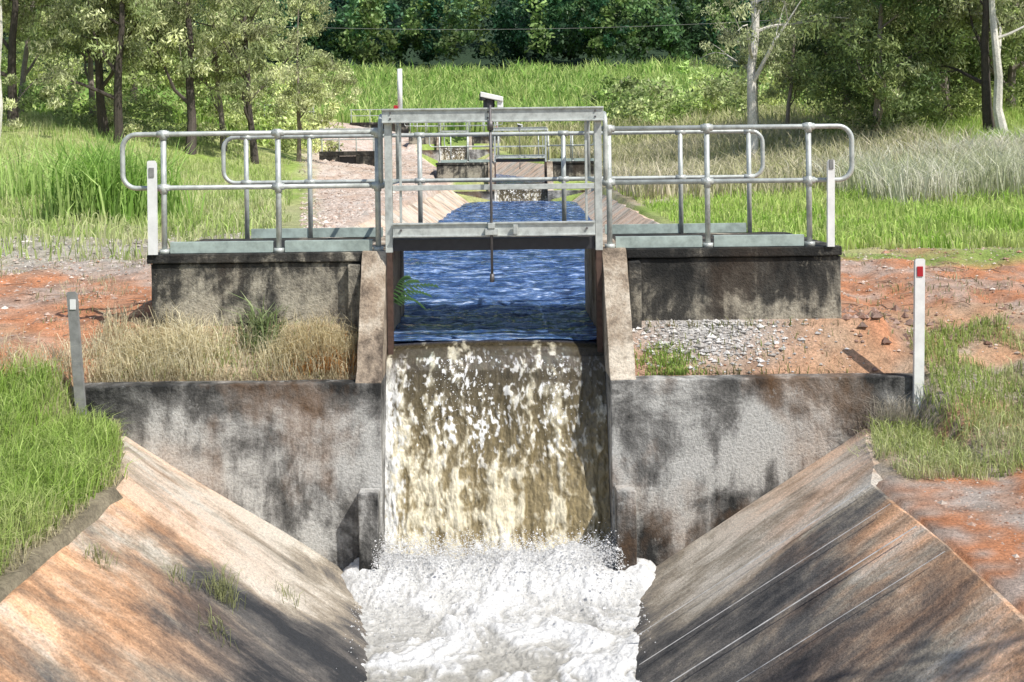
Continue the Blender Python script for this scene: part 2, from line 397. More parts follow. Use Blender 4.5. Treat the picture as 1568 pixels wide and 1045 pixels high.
RL=[rail('handrail',-1,[.99,1.84,2.82],.93,3.17,10.06),rail('handrail',1,[.99,1.83,2.70],.93,3.07,10.06)]
e=empty('handrail');b=B();y=11.86;r=.12;xo=2.72;zt=.225;zm=-.235
loopR=arc(xo-r,zt-r,r,p/2,0,y)+arc(xo-r,zm+r,r,0,-p/2,y)
loopL=[(-q[0],q[1],q[2]) for q in reversed(loopR)]
b.tube(loopL+loopR+[loopL[0]],.0215,10,False)
for x in (-2.49,-1.85,-.74,.71,1.89,2.58):
    b.tube([(x,y,zt),(x,y,-.80 if abs(x)>1 else -.70)],.024,10)
    for z in (zt,zm): b.tube([(x-.05,y,z),(x+.05,y,z)],.029,10)
b.obj('rails_and_posts',M_galv,e,0,True)
b=B();b.box(-2.45,-1.12,y,y+.012,-.796,-.70);b.box(1.12,2.55,y,y+.012,-.796,-.70);b.obj('toe_board',M_galv2,e,.002)
RL.append(e)
for sd in (-1,1):
    b=B();x=sd*.96
    pts=[(x,10.06,-.235),(x,10.04,-.1),(x,10.04,.14)]+[(x,c[0]+10.16,.24+c[2]) for c in arc(0,0,.12,p,p/2,0)]+[(x,11.74,.36)]+[(x,11.74+.12*math.sin(t),.24+.12*math.cos(t)) for t in (.4,.8,1.2,1.57)]+[(x,11.86,-.235)]
    b.tube(pts,.0215,10);b.tube([(x,10.06,-.235),(x,11.86,-.235)],.0215,10);b.obj('side_hoop',M_galv,RL[0 if sd<0 else 1],0,True)
# ---------------------------------------------------------------- posts
def marker(name,x,y,z0,z1,w,mat,tilt=0.,refl=None,rz=None):
    e=empty(name);b=B();d=.012
    def prof(yy): return [(x-w/2,yy,z0),(x+w/2,yy,z0),(x+w/2+tilt,yy,z1-.01),(x+w/2-.012+tilt,yy,z1),(x-w/2+.012+tilt,yy,z1),(x-w/2+tilt,yy,z1-.01)]
    b.prism(prof(y),prof(y+d))
    for s in (-1,1):
        xx=x+s*(w/2-.004);b.prism([(xx-.004,y+d,z0),(xx+.004,y+d,z0),(xx+.004+tilt,y+d,z1-.02),(xx-.004+tilt,y+d,z1-.02)],[(xx-.004,y+.035,z0),(xx+.004,y+.035,z0),(xx+.004+tilt,y+.035,z1-.02),(xx-.004+tilt,y+.035,z1-.02)])
    b.obj('post',mat,e)
    if refl:
        b=B();xx=x+tilt*.85;b.box(xx-w*.3,xx+w*.3,y-.008,y-.001,rz,rz+.08);b.obj('reflector',refl,e,.002)
marker('marker_post',-3.27,9.30,-2.3,-1.03,.078,M_greyp,-.08,M_white,-1.17)
marker('marker_post',3.34,9.30,-2.3,-.85,.078,M_white,.03,M_red,-.99)
marker('marker_post',-2.90,9.975,-.80,.0,.075,M_white,0,M_greyp,-.14)
marker('marker_post',2.86,9.975,-.80,-.06,.06,M_white,.01,M_greyp,-.14)
# ---------------------------------------------------------------- water
def gridmesh(name,Xg,Yg,Zg,mat,cols=None,smooth=True,parent=None):
    ny,nx=Xg.shape;I=np.arange(nx*ny).reshape(ny,nx)
    F=np.stack([I[:-1,:-1],I[:-1,1:],I[1:,1:],I[1:,:-1]],-1).reshape(-1,4)
    return npmesh(name,np.stack([Xg,Yg,Zg],-1).reshape(-1,3),F,mat,cols,None,smooth,parent)
def reach(ys,z,sy):
    u=np.linspace(-1,1,120);U,YY=np.meshgrid(u,ys)
    hw=np.where(YY<sy+1.9,.912,1.95);XX=U*hw+cxf(YY)
    wx=fbm(XX*1.1,YY*1.1,2,61)*1.5
    A_=np.interp(YY,[sy,sy+3,sy+30],[.03,.065,.09])
    h=1-np.abs(fbm(XX*2.0+wx,YY*4.6,4,2)-.5)*4
    ZZ=z+(h-.5)*A_*.6+(fbm(XX*8,YY*16,2,5)-.5)*.02
    return gridmesh('canal_water',XX,YY,ZZ,M_water)
reach(np.concatenate([np.arange(10.02,17,.025),np.arange(17,41.2,.09)]),-1.565,10)
reach(np.arange(41.0,75.2,.4),-.955,41)
reach(np.arange(75.0,90,1.),.695,75)
# waterfall
prof=np.array([(10.12,-1.56),(10.02,-1.565),(9.93,-1.60),(9.86,-1.67),(9.80,-1.78),(9.73,-1.98),(9.66,-2.25),(9.58,-2.6),(9.50,-2.95),(9.42,-3.25),(9.38,-3.45)])
sl=np.r_[0,np.cumsum(np.hypot(*np.diff(prof,axis=0).T))]
s=np.linspace(0,sl[-1],430);py=np.interp(s,sl,prof[:,0]);pz=np.interp(s,sl,prof[:,1])
u=np.linspace(-.912,.912,380);U,Sg=np.meshgrid(u,s)
t=Sg/sl[-1]
wu=U+(fbm(U*3,Sg*3,3,71)-.5)*.10
strand=fbm(wu*13,Sg*1.4,3,11);rows=fbm(wu*19,Sg*12,4,12);fine=fbm(wu*50,Sg*26,3,14);zone=fbm(U*2.6,Sg*1.1,2,19)
k=sm((t-.10)/.4)
disp=k*((fbm(U*5,Sg*2,2,15)-.5)*.07+(rows-.5)*.035+(strand-.5)*.06+(fine-.5)*.010)
bow=-.05*(U/.9)**2
Yf=np.interp(Sg,s,py)-disp;Zf=np.interp(Sg,s,pz)+np.where(Sg<.3,bow*.6,0)+disp*.2
tt=t.ravel()
th=np.interp(t,[0,.1,.3,.5,.8,1],[.72,.62,.55,.515,.465,.38])
q=sm(((strand*.44+rows*.38+fine*.18)-th+(zone-.5)*.26-.12*sm((U-.5)*4))*6.5+.5).ravel()  # last term paints the right wall's shadow into the water colour
def lerp(a,b,t): return a[None]*(1-t[:,None])+b[None]*t[:,None]
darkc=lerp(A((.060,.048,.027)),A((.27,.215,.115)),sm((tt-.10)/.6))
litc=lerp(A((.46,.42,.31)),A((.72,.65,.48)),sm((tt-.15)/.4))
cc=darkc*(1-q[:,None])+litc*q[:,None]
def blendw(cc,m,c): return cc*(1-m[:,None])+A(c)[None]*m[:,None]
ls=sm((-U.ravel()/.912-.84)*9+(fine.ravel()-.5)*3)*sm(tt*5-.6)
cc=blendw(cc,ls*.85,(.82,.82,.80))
spark=sm((fine.ravel()*.55+rows.ravel()*.45-.56)*13)*sm((tt-.09)*10)*sm((.66-tt)*4)*(np.exp(-((U.ravel()+.25)/.38)**2)+.9*np.exp(-((U.ravel()-.48)/.14)**2)+.15).clip(0,1)  # mask for sun glints painted into the fall's colour
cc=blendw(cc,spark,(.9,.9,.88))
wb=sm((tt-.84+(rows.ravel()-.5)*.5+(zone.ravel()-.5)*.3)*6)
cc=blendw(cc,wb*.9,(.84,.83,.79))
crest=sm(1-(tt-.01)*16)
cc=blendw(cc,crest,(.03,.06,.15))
WF=gridmesh('waterfall',U,Yf,Zf,M_fall,cc)
# foam basin : billowing surface
ys=np.concatenate([np.arange(-6,6,.15),np.arange(6,9.75,.0115)]);xs=np.linspace(-1,1,240)
U,YY=np.meshgrid(xs,ys);hw=np.interp(YY,[7.7,9.35,9.36],[1.10,1.40,.93]);XX=U*hw
wx=(fbm(XX*2.0,YY*2.0,3,81)-.5)*.9;wy=(fbm(XX*2.0+9,YY*2.0,3,82)-.5)*.9
def billow(x,y,o,s_):
    tt_=0;a_=.5
    for i in range(o):
        cs,sn=math.cos(i*1.1),math.sin(i*1.1);tt_=tt_+a_*np.abs(vn((x*cs-y*sn)*2**i+i*5,(x*sn+y*cs)*2**i,s_+i)*2-1);a_*=.5
    return tt_
h=fbm((XX+wx)*2.6,(YY+wy)*2.0,3,51)-.5
b1=billow((XX+wx)*5.5,(YY+wy)*5,4,53);b2=billow((XX+wx*.4)*19,(YY+wy*.4)*17,3,57)
act=np.interp(YY,[-6,6.5,8.6,9.4],[.5,.75,1.0,1.2])
fb=fbm(XX*3.2,YY*2+3,3,56)
foot=.15*np.exp(-((YY-9.26)/.30)**2)*(.45+1.3*fb)
ZZ=-3.36+act*(h*.13+b1*.075+b2*.034)+foot
ZZ=ZZ-sm((np.abs(U)-.80)/.20)*.16
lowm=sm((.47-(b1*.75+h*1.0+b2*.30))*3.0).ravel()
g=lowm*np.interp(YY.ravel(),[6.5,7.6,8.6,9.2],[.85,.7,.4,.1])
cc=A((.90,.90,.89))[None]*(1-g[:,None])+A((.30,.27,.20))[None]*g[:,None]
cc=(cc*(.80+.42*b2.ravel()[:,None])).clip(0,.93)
gridmesh('foaming_water',XX,YY,ZZ,M_foam,cc)
def blobs(P,r,cols,name,mat,parent=None,flat=1.):
    n=len(P);o=A([(1,0,0),(-1,0,0),(0,1,0),(0,-1,0),(0,0,1),(0,0,-1)],float)
    f=A([(0,2,4),(2,1,4),(1,3,4),(3,0,4),(2,0,5),(1,2,5),(3,1,5),(0,3,5)])
    a=R.uniform(0,6.28,n);ca,sa=np.cos(a),np.sin(a)
    V=np.empty((n,6,3));sc=R.uniform(.6,1.3,(n,6))
    V[:,:,0]=(o[None,:,0]*ca[:,None]-o[None,:,1]*sa[:,None])*sc;V[:,:,1]=(o[None,:,0]*sa[:,None]+o[None,:,1]*ca[:,None])*sc;V[:,:,2]=o[None,:,2]*flat*sc
    V=V*r[:,None,None]+P[:,None,:]
    Fm=(f[None]+np.arange(n)[:,None,None]*6).reshape(-1,3)
    return npmesh(name,V.reshape(-1,3),Fm,mat,np.repeat(cols,6,0),None,False,parent)
n=16000
P=np.stack([R.uniform(-.97,.97,n),9.33-np.abs(R.normal(0,.18,n)),-3.17+np.abs(R.normal(0,.085,n))],-1)
P3=np.stack([R.uniform(-1.05,1.05,4000),9.2-np.abs(R.normal(0,.6,4000)),-3.27+np.abs(R.normal(0,.045,4000))],-1)
P2=np.stack([np.where(R.uniform(0,1,420)<.7,R.normal(-.3,.16,420),R.normal(.5,.08,420)).clip(-.85,.85),R.uniform(9.55,9.78,420),R.uniform(-2.2,-1.68,420)],-1);P2[:,1]=np.interp(P2[:,2],prof[::-1,1],prof[::-1,0])-.05
P=np.r_[P,P3,P2];blobs(P,np.exp(R.normal(-5.7,.45,len(P))),np.full((len(P),3),.88),'water_spray',M_foam)
# ---------------------------------------------------------------- copies of structure upstream
def dup(o,off,parent=None):
    c=o.copy();SC.collection.objects.link(c);c.parent=parent
    if parent is None: c.location=Vector(o.location)+Vector(off)
    for ch in o.children: dup(ch,off,c)
    return c
for (sx,sy,dz) in STR[1:]:
    for o in [S,G]+RL: dup(o,(sx,sy-10,dz))
    dup(WF,(sx,sy-10,dz))
def culvert(x,y,w,name='concrete_culvert'):
    z=float(ground_h(np.array(x),np.array(y)));e=empty(name);b=B()
    b.box(x-w,x-w*.3,y,y+.3,z-.5,z+.35);b.box(x+w*.3,x+w,y,y+.3,z-.5,z+.35);b.box(x-w,x+w,y-.02,y+.8,z+.352,z+.55)
    b.obj('headwall',M_deck,e,.02);b=B()
    b.box(x-w*.29,x+w*.29,y+.2,y+.25,z-.5,z+.34);b.obj('opening_shade',M_dark,e)  # dark sheet standing in for the shade inside the culvert mouth
    b=B()
    for k in range(4):
        xx=x-w+.1+(2*w-.2)*k/3;b.tube([(xx,y+.2,z+.55),(xx,y+.2,z+1.5)],.03,6)
    for zz in (1.05,1.5): b.tube([(x-w,y+.2,z+zz),(x+w,y+.2,z+zz)],.03,6)
    b.obj('guard_rail',M_galv,e)
culvert(-6.2,50,1.2);culvert(-12.5,72,1.6);culvert(-8.5,88,2.2)
# ---------------------------------------------------------------- grass
U_=R.uniform
def blades(P,h,w,lean,cb,ct):
    n=len(P);a=R.uniform(0,6.283,n);sx=np.cos(a)*w;sy=np.sin(a)*w
    d=R.uniform(0,6.283,n);lx=np.cos(d)*lean;ly=np.sin(d)*lean
    V=np.empty((n,5,3))
    V[:,0]=P+np.stack([sx,sy,0*h-.01],-1);V[:,1]=P-np.stack([sx,sy,0*h+.01],-1)
    m=P+np.stack([lx*h*.25,ly*h*.25,h*.55],-1);tp=P+np.stack([lx*h,ly*h,h*(1-.45*lean)],-1)
    V[:,2]=m-np.stack([sx,sy,0*h],-1)*.75;V[:,3]=m+np.stack([sx,sy,0*h],-1)*.75;V[:,4]=tp
    F=(A([(0,1,2),(0,2,3),(3,2,4)])[None]+np.arange(n)[:,None,None]*5).reshape(-1,3)
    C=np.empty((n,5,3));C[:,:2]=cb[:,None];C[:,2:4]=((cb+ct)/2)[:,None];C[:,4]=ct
    return V.reshape(-1,3),F,C.reshape(-1,3)
def grass(name,x,y,h,w,lean,cA,cB,base=.7,dz=0.):
    n=len(x);z=ground_h(x,y)+dz;t=np.clip(fbm(x*1.3,y*1.3,3,77)*2-.5+R.normal(0,.25,n),0,1)[:,None]
    c=A(cA)[None]*(1-t)+A(cB)[None]*t;c=c*R.uniform(.7,1.3,(n,1))
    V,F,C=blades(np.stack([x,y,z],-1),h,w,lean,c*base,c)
    return npmesh(name,V,F,M_grass,C)
def tuft(cx,cy,r,n): return cx+R.normal(0,r,n),cy+R.normal(0,r*.6,n)
n=34000;x=U_(-4.8,-2.4,n);y=U_(4.6,9.25,n);edge=-2.50-.14*fbm(y*3,y*0,3,5)-.34*sm((y-8.0)/1.2)
k=(x<edge)&((x<edge-.25)|(fbm(x*6,y*6,2,91)>.42));x=x[k];y=y[k]
hh=U_(.07,.25,len(x))*(.5+1.*fbm(x*1.8,y*1.8,3,17))*(1+.5*sm((8.4-y)/1))
grass('grass',x,y,hh,U_(.002,.005,len(x)),U_(.2,1.05,len(x)),(.36,.54,.10),(.62,.68,.28),.7)
n=1500;y=U_(4.6,9.2,n);x=-2.52-.3*sm((y-7.9)/1.3)-U_(0,.16,n);k=fbm(x*5,y*3,2,92)>.45;x=x[k];y=y[k]
grass('dry_grass_tussock',x,y,U_(.04,.16,len(x)),U_(.002,.004,len(x)),U_(.5,1.3,len(x)),(.5,.45,.25),(.7,.64,.42),.8)
n=15000;x=U_(2.68,5.2,n);y=U_(7.7,10.1,n);k=(fbm(x*2.2,y*2.2,3,8)>.45)&~((y>9.3)&(x<3.45));x=x[k];y=y[k]
grass('grass',x,y,U_(.04,.17,len(x)),U_(.002,.005,len(x)),U_(.2,.9,len(x)),(.42,.54,.14),(.64,.64,.36),.8)
xs_=[];ys_=[]
for cx,cy,r,n in [(-2.95,9.72,.15,900),(-2.55,9.72,.15,1000),(-2.75,9.75,.2,500),(-1.55,9.72,.14,1100),(-1.32,9.74,.1,900),(-1.8,9.72,.12,450),(-3.3,9.95,.2,400),(-3.75,9.5,.3,600),(-2.15,9.8,.2,200),(-3.1,9.64,.2,300)]:
    a,b_=tuft(cx,cy,r,n);xs_.append(a);ys_.append(b_)
x=np.concatenate(xs_);y=np.concatenate(ys_);y=np.where(x>-3.3,np.clip(y,9.56,9.97)+R.uniform(0,.04,len(x)),y);k=(x<-1.14);x=x[k];y=y[k]
grass('dry_grass_tussock',x,y,U_(.08,.36,len(x))*(.55+.9*fbm(x*4,y*4,2,93)),U_(.0018,.004,len(x)),U_(.3,1.3,len(x)),(.70,.60,.37),(.92,.86,.64),.85)
n=1500;x=U_(-3.3,-1.15,n);y=U_(9.54,9.62,n);grass('dry_grass_tussock',x,y,U_(.03,.12,n),U_(.002,.004,n),U_(.5,1.3,n),(.5,.42,.26),(.7,.62,.42),.8)
n=500;x=-2.3+R.normal(0,.5,n);y=9.75+R.normal(0,.12,n);y=np.clip(y,9.57,9.97);k=x<-1.16;x=x[k];y=y[k];grass('grass',x,y,U_(.06,.2,len(x)),U_(.002,.005,len(x)),U_(.3,1,len(x)),(.3,.42,.12),(.5,.55,.25),.8)
x,y=tuft(-1.42,9.68,.14,260);y=np.clip(y,9.6,9.95);x=np.minimum(x,-1.14)
grass('dry_grass_tussock',x,y,U_(.08,.26,260),U_(.003,.005,260),U_(.3,1,260),(.55,.26,.08),(.68,.40,.15))
x,y=tuft(-1.95,9.86,.07,120);y=np.clip(y,9.7,9.97)
grass('spiky_plant',x,y,U_(.2,.5,120),U_(.006,.011,120),U_(.3,1.,120),(.16,.26,.07),(.45,.5,.28))
x,y=tuft(1.42,9.66,.12,600);y=np.clip(y,9.57,9.8);x=np.maximum(x,1.16);grass('grass',x,y,U_(.03,.10,600),U_(.003,.006,600),U_(.3,.9,600),(.36,.54,.11),(.5,.6,.2))
x,y=tuft(1.9,9.75,.5,350);y=np.clip(y,9.57,9.95);k=(x>1.15)&(x<3.2);x=x[k];y=y[k];grass('grass',x,y,U_(.04,.12,len(x)),U_(.002,.005,len(x)),U_(.3,.9,len(x)),(.2,.3,.05),(.4,.36,.2))
x,y=tuft(3.1,9.2,.12,330);y=np.clip(y,9.1,9.33);grass('dry_grass_tussock',x,y,U_(.15,.4,330),U_(.0015,.003,330),U_(.3,.9,330),(.45,.40,.32),(.6,.55,.45))
n=16000;x=U_(-9,9,n);y=U_(9.8,14.5,n);k=(np.abs(x)>3.1)&(fbm(x*1.5,y*1.5,3,18)>.52)&((x<0)|(U_(0,1,n)<.5));x=x[k];y=y[k]
grass('grass',x,y,U_(.03,.10,len(x)),U_(.003,.007,len(x)),U_(.3,1,len(x)),(.40,.42,.18),(.68,.60,.42))
def lin_z(x,y):
    T,zt,t=prof_lining(y);return zt-(T-np.abs(x))/(T-t)*1.1
for cx,cy,n,hh in [(-1.72,7.35,120,.28),(-1.95,7.2,40,.12),(-1.45,8.0,40,.14),(-2.3,6.8,40,.14),(-1.65,6.9,40,.15)]:
    x=cx+R.normal(0,.05,n);y=cy+R.normal(0,.05,n);z=lin_z(x,y);c=A((.4,.42,.2))[None]*U_(.6,1.3,(n,1))
    V,F,C=blades(np.stack([x,y,z],-1),U_(.06,hh,n),U_(.0015,.0035,n),U_(.4,1.1,n),c*.7,c);npmesh('weed',V,F,M_grass,C)
n=85000;x=U_(-26,-2,n);y=13.8+31*U_(0,1,n)**1.4;k=(x<-.165*y-.3+.6*(fbm(x,y,2,3)-.5))&(fbm(x*.6,y*.6,3,26)>.30)&~((y<17)&(U_(0,1,n)<.8));x=x[k];y=y[k]
grass('grass',x,y,U_(.10,.38,len(x))*(.5+1.*fbm(x*.5,y*.5,3,6)),U_(.006,.015,len(x)),U_(.1,.8,len(x)),(.40,.55,.14),(.72,.72,.40),.8)
n=110000;x=U_(2.4,28,n);y=13.3+32*U_(0,1,n)**1.4;k=(x>cxf(y)+2.7)&(fbm(x*.5,y*.5,3,28)>.2)&(y>13.3+.9*(fbm(x*1.3,y,2,4)));x=x[k];y=y[k]
hh=U_(.12,.42,len(x))*np.interp(x,[3,8],[.5,1.1])*(.3+1.4*fbm(x*.8,y*.8,3,7))
grass('grass',x,y,hh,U_(.006,.014,len(x)),U_(.1,.8,len(x)),(.38,.60,.10),(.66,.74,.27),.75)
n=24000;x=U_(3.2,13,n);y=U_(26,60,n);k=(x>cxf(y)+2.7);x=x[k];y=y[k]
grass('seeding_grass',x,y,U_(.4,1.1,len(x)),U_(.010,.024,len(x)),U_(.2,.8,len(x)),(.52,.52,.26),(.74,.66,.50),.8)
n=15000;x=U_(7.5,17,n);y=U_(22,30,n);k=fbm(x*.6,y*.6,3,66)>.42;x=x[k];y=y[k]
grass('feathery_grass',x,y,U_(.6,1.25,len(x)),U_(.006,.016,len(x)),U_(.2,.7,len(x)),(.58,.62,.36),(.92,.88,.76),.7)
x=[];y=[]
for cx,cy,r,n in [(-6.7,20,.35,900),(-6.1,20.5,.3,500),(-7.2,21,.3,400),(-9.6,24,.5,250)]:
    x.append(cx+R.normal(0,r,n));y.append(cy+R.normal(0,r,n))
x=np.concatenate(x);y=np.concatenate(y)
grass('tall_cane_grass',x,y,U_(.4,1.9,len(x)),U_(.010,.024,len(x)),U_(.1,.75,len(x)),(.32,.54,.11),(.56,.72,.25))
n=70000;x=U_(-45,60,n);y=U_(90,152,n);k=(x>-.165*y-1);x=x[k];y=y[k]
grass('sugar_cane_field',x,y,U_(.8,2.5,len(x))*(.3+1.4*fbm(x*.3,y*.3,3,12)),U_(.05,.13,len(x)),U_(.1,.7,len(x)),(.30,.52,.10),(.66,.74,.28))
n=14000;x=U_(-30,-9,n);y=U_(50,95,n);k=x<-.165*y-1;x=x[k];y=y[k]
grass('grass',x,y,U_(.4,1.0,len(x)),U_(.03,.06,len(x)),U_(.1,.6,len(x)),(.30,.50,.10),(.52,.64,.22))
n=14000;x=U_(0,34,n);y=U_(55,95,n);k=x>cxf(y)+3;x=x[k];y=y[k]
grass('grass',x,y,U_(.5,1.2,len(x)),U_(.03,.07,len(x)),U_(.1,.6,len(x)),(.42,.46,.18),(.66,.60,.38))
# ---------------------------------------------------------------- stones
def stones(name,x,y,r,cA,cB,flat=.6,dz=0.):
    n=len(x);t=U_(0,1,(n,1));c=(A(cA)[None]*(1-t)+A(cB)[None]*t)*U_(.6,1.2,(n,1))
    blobs(np.stack([x,y,ground_h(x,y)+dz],-1),r,c,name,M_stone,None,flat)
n=1300;x=1.75+R.normal(0,.42,n);y=9.88+R.normal(0,.13,n);k=(x>1.15)&(y>9.56)&(y<10.02)&(x<3);stones('white_gravel',x[k],y[k],np.exp(R.normal(-4.2,.4,k.sum())),(.38,.35,.32),(.78,.76,.74))
n=20000;x=U_(-8,8,n);y=U_(9.56,14,n);k=((np.abs(x)>3.0)|((np.abs(x)>1.14)&(y<10)&(np.abs(x)<2.95)))&((fbm(x*1.5,y*1.5,3,45)>.45)|(U_(0,1,n)<.3));stones('gravel',x[k],y[k],np.exp(R.normal(-4.7,.55,k.sum())),(.46,.22,.12),(.74,.66,.58))
n=5500;x=U_(2.7,5,n);y=U_(4,9.3,n);stones('gravel',x,y,np.exp(R.normal(-5.0,.5,n)),(.42,.22,.14),(.62,.54,.46))
n=7000;x=U_(-12,-3,n);y=U_(12.5,18,n);stones('gravel',x,y,np.exp(R.normal(-4.3,.45,n)),(.40,.35,.30),(.74,.70,.64))
n=6500;y=U_(14,70,n);x=U_(0,1,n)*(cxf(y)-2.7+.165*y)-.165*y;stones('gravel',x,y,np.exp(R.normal(-3.6,.45,n)),(.45,.32,.25),(.7,.62,.55))
n=160;x=3.3+R.normal(0,.5,n);y=10.15+R.normal(0,.25,n);k=x>2.98;stones('rubble',x[k],y[k],U_(.015,.06,k.sum()),(.25,.14,.10),(.42,.3,.25),.7)
b=B()
for i in range(90):
    sx=random.choice((-1,1,1));x=sx*random.uniform(3.1,5.5);y=random.uniform(9.9,12.8);a=random.uniform(0,3.14);l=random.uniform(.08,.35)
    z=float(ground_h(np.array(x),np.array(y)))+.01
    b.tube([(x,y,z),(x+l*.5*math.cos(a),y+l*.5*math.sin(a),z+random.uniform(0,.03)),(x+l*math.cos(a+.3),y+l*math.sin(a+.3),z)],[.005,.004,.002],5)
b.obj('fallen_twigs',plain('twig',(.3,.2,.14),.9,0,.5))
base=Vector((-.90,10.02,-1.25));fr=B()
for (dx,dy,dz_) in [(.42,-.05,.16),(.36,-.1,.08),(.3,-.12,-.02),(.25,.0,.2),(.18,-.1,.25)]:
    tip=base+Vector((dx,dy,dz_));n=14
    pts=[base.lerp(tip,i/n)+Vector((0,0,.08*math.sin(math.pi*i/n))) for i in range(n+1)]
    for i in range(2,n):
        for s_ in (-1,1):
            p0=pts[i];l=.10*(1-.5*i/n)
            q_=p0+Vector((l*.8,s_*l*.4,s_*l*.5));fr.add([p0,p0+Vector((.012,0,.006)),q_,p0+Vector((-.006,0,-.008))],[(0,1,2,3)])
fr.obj('fern_plant',plain('fern_green',(.05,.12,.03),.6,0,.3))
# ---------------------------------------------------------------- trees
def leaves(C,r,nl,L,W,cols,droop=.5):
    n=len(C)*nl;c=np.repeat(C,nl,0);rr=np.repeat(r,nl)
    d=R.normal(0,1,(n,3));d/=np.linalg.norm(d,axis=1)[:,None];d=d*(U_(0,1,(n,1))**.5)
    P=c+d*rr[:,None]*A([1,1,.75])
    a=R.normal(0,1,(n,3));a[:,2]-=droop*2;a/=np.linalg.norm(a,axis=1)[:,None]
    t=R.normal(0,1,(n,3));bb=np.cross(a,t);bb/=np.linalg.norm(bb,axis=1)[:,None]
    l=U_(.6,1.3,(n,1))*L;w=U_(.7,1.3,(n,1))*W
    V=np.stack([P-a*l,P+bb*w,P+a*l,P-bb*w],1)
    cl=np.repeat(cols,nl,0)*U_(.5,1.6,(n,1))
    return V.reshape(-1,3),np.arange(n*4).reshape(n,4),np.repeat(cl,4,0)
def treemesh(name,H,r0,z0,cr,ncl,nl,L,W,cA,cB,bark,lean=.05,clr=(.35,.75),droop=.6,nlimb=9,bend=.5):
    b=B();pts=[];x=y=0;n=9
    dx,dy=R.normal(0,lean,2)
    for i in range(n+1):
        pts.append(Vector((x,y,H*.92*i/n)));x+=dx*H/n+R.normal(0,.03)*H/n*2*bend;y+=dy*H/n+R.normal(0,.03)*H/n*2*bend
    b.tube(pts,[r0*(1.25 if i==0 else 1)*(1-.85*i/n) for i in range(n+1)],8,False)
    ends=[]
    for k in range(nlimb):
        t=z0/H+(1-z0/H)*(k+.3)/nlimb;t=min(t,.93)
        f=t*n;i=min(int(f),n-1);p_=pts[i].lerp(pts[i+1],f-i)
        az=R.uniform(0,6.283);l=cr*R.uniform(.6,1.1)*(1-.35*t)
        d=Vector((math.cos(az),math.sin(az),R.uniform(.3,.9))).normalized();q=[p_]
        for j in range(4):
            d=(d+Vector((R.normal(0,.22),R.normal(0,.22),R.normal(.05,.2)))).normalized();q.append(q[-1]+d*l/4)
        rr=r0*(1-.85*t)*.55;b.tube(q,[rr,rr*.8,rr*.6,rr*.4,rr*.15],6,False)
        ends+=[q[2],q[3],q[4]]
        for j in (2,3,4):
            d2=(d+Vector(R.normal(0,.7,3))).normalized();e2=q[j]+d2*l*.45;b.tube([q[j],q[j].lerp(e2,.5)+Vector((0,0,.05)),e2],[rr*.35,rr*.25,rr*.08],5,False);ends.append(e2)
    V=np.array(b.v);F=np.array(b.f);cb=A(bark)[None]*(.6+.8*fbm(V[:,0]*6+V[:,1]*5,V[:,2]*1.2,3,5))[:,None]
    if ncl:
        E=np.array([tuple(e) for e in ends]);C=E[R.integers(0,len(E),ncl)]+R.normal(0,.28*cr/2,(ncl,3))
        t=U_(0,1,(ncl,1));cols=(A(cA)[None]*(1-t)+A(cB)[None]*t)*U_(.5,1.45,(ncl,1))
        V2,F2,C2=leaves(C,U_(clr[0],clr[1],ncl),nl,L,W,cols,droop)
        mi=np.r_[np.zeros(len(F)),np.ones(len(F2))];F=np.r_[F,F2+len(V)];V=np.r_[V,V2];cb=np.r_[cb,C2]
    else: mi=np.zeros(len(F))
    return npmesh(name,V,F,[M_bark,M_leaf],cb,mi,False,None,False)
dkb=(.09,.075,.065);plb=(.70,.66,.60);mdb=(.26,.22,.19)
T=[treemesh('gum_a',10,.17,1.6,3.3,150,105,.095,.027,(.28,.32,.15),(.60,.62,.36),dkb,clr=(.25,.55)),
   treemesh('gum_b',11,.15,1.4,3.1,150,105,.095,.027,(.25,.31,.13),(.58,.60,.33),dkb,clr=(.25,.55)),
   treemesh('gum_c',9,.11,1.2,2.6,120,95,.09,.027,(.34,.40,.16),(.62,.66,.36),mdb,.08,clr=(.25,.5)),
   treemesh('gum_pale',12,.20,3.0,3.5,50,90,.10,.025,(.30,.35,.16),(.52,.54,.32),plb,.06,bend=1.,clr=(.3,.6)),
   treemesh('dense',9,.14,.5,3.2,210,130,.10,.032,(.09,.15,.05),(.36,.42,.17),mdb,.03,(.3,.7),.3,13)]
def tree(i,x,y,s=1.,rz=None,name='gum_tree'):
    z=float(ground_h(np.array(x),np.array(y)))-.1
    o=bpy.data.objects.new(name,T[i]);SC.collection.objects.link(o);o.location=(x,y,z);o.scale=(s,s,s);o.rotation_euler=(0,0,rz if rz is not None else random.uniform(0,6.28))
for i,x,y,s in [(0,-16.3,40,1.),(1,-13.2,40,1.05),(0,-12.4,39,.95),(1,-10.3,40,1.1),(2,-9.6,42,1.0),(1,-8.3,41,.9),(2,-14.6,43,1.1),(2,-18.5,46,1.2),(2,-7.6,46,.8),(1,-16,52,1.2),(2,-13,55,1.2),(2,-18.5,60,1.2)]:
    tree(i,x,y,s)
tree(3,-14.9,35,.9,1.0)
for i,x,y,s in [(4,12.0,37,.9),(4,15.5,40,1.),(4,18.5,42,1.1),(4,13.8,46,1.1),(0,14.8,35,.9),(4,20.5,48,1.2),(2,11.0,44,.8),(2,17,52,1.2)]:
    tree(i,x,y,s,name='gum_tree' if i!=4 else 'broadleaf_tree')
tree(3,8.3,38,.95,2.2);tree(3,10.6,48,.8,.4);tree(3,15.0,34.5,.75,4.)
T.append(treemesh('bank_tree',5.2,.08,1.8,1.5,24,60,.08,.022,(.2,.25,.1),(.35,.38,.16),mdb,.06,(.2,.4)))
tree(5,4.5,3.1,1.,.3);tree(5,6.2,5.2,.9,2.)
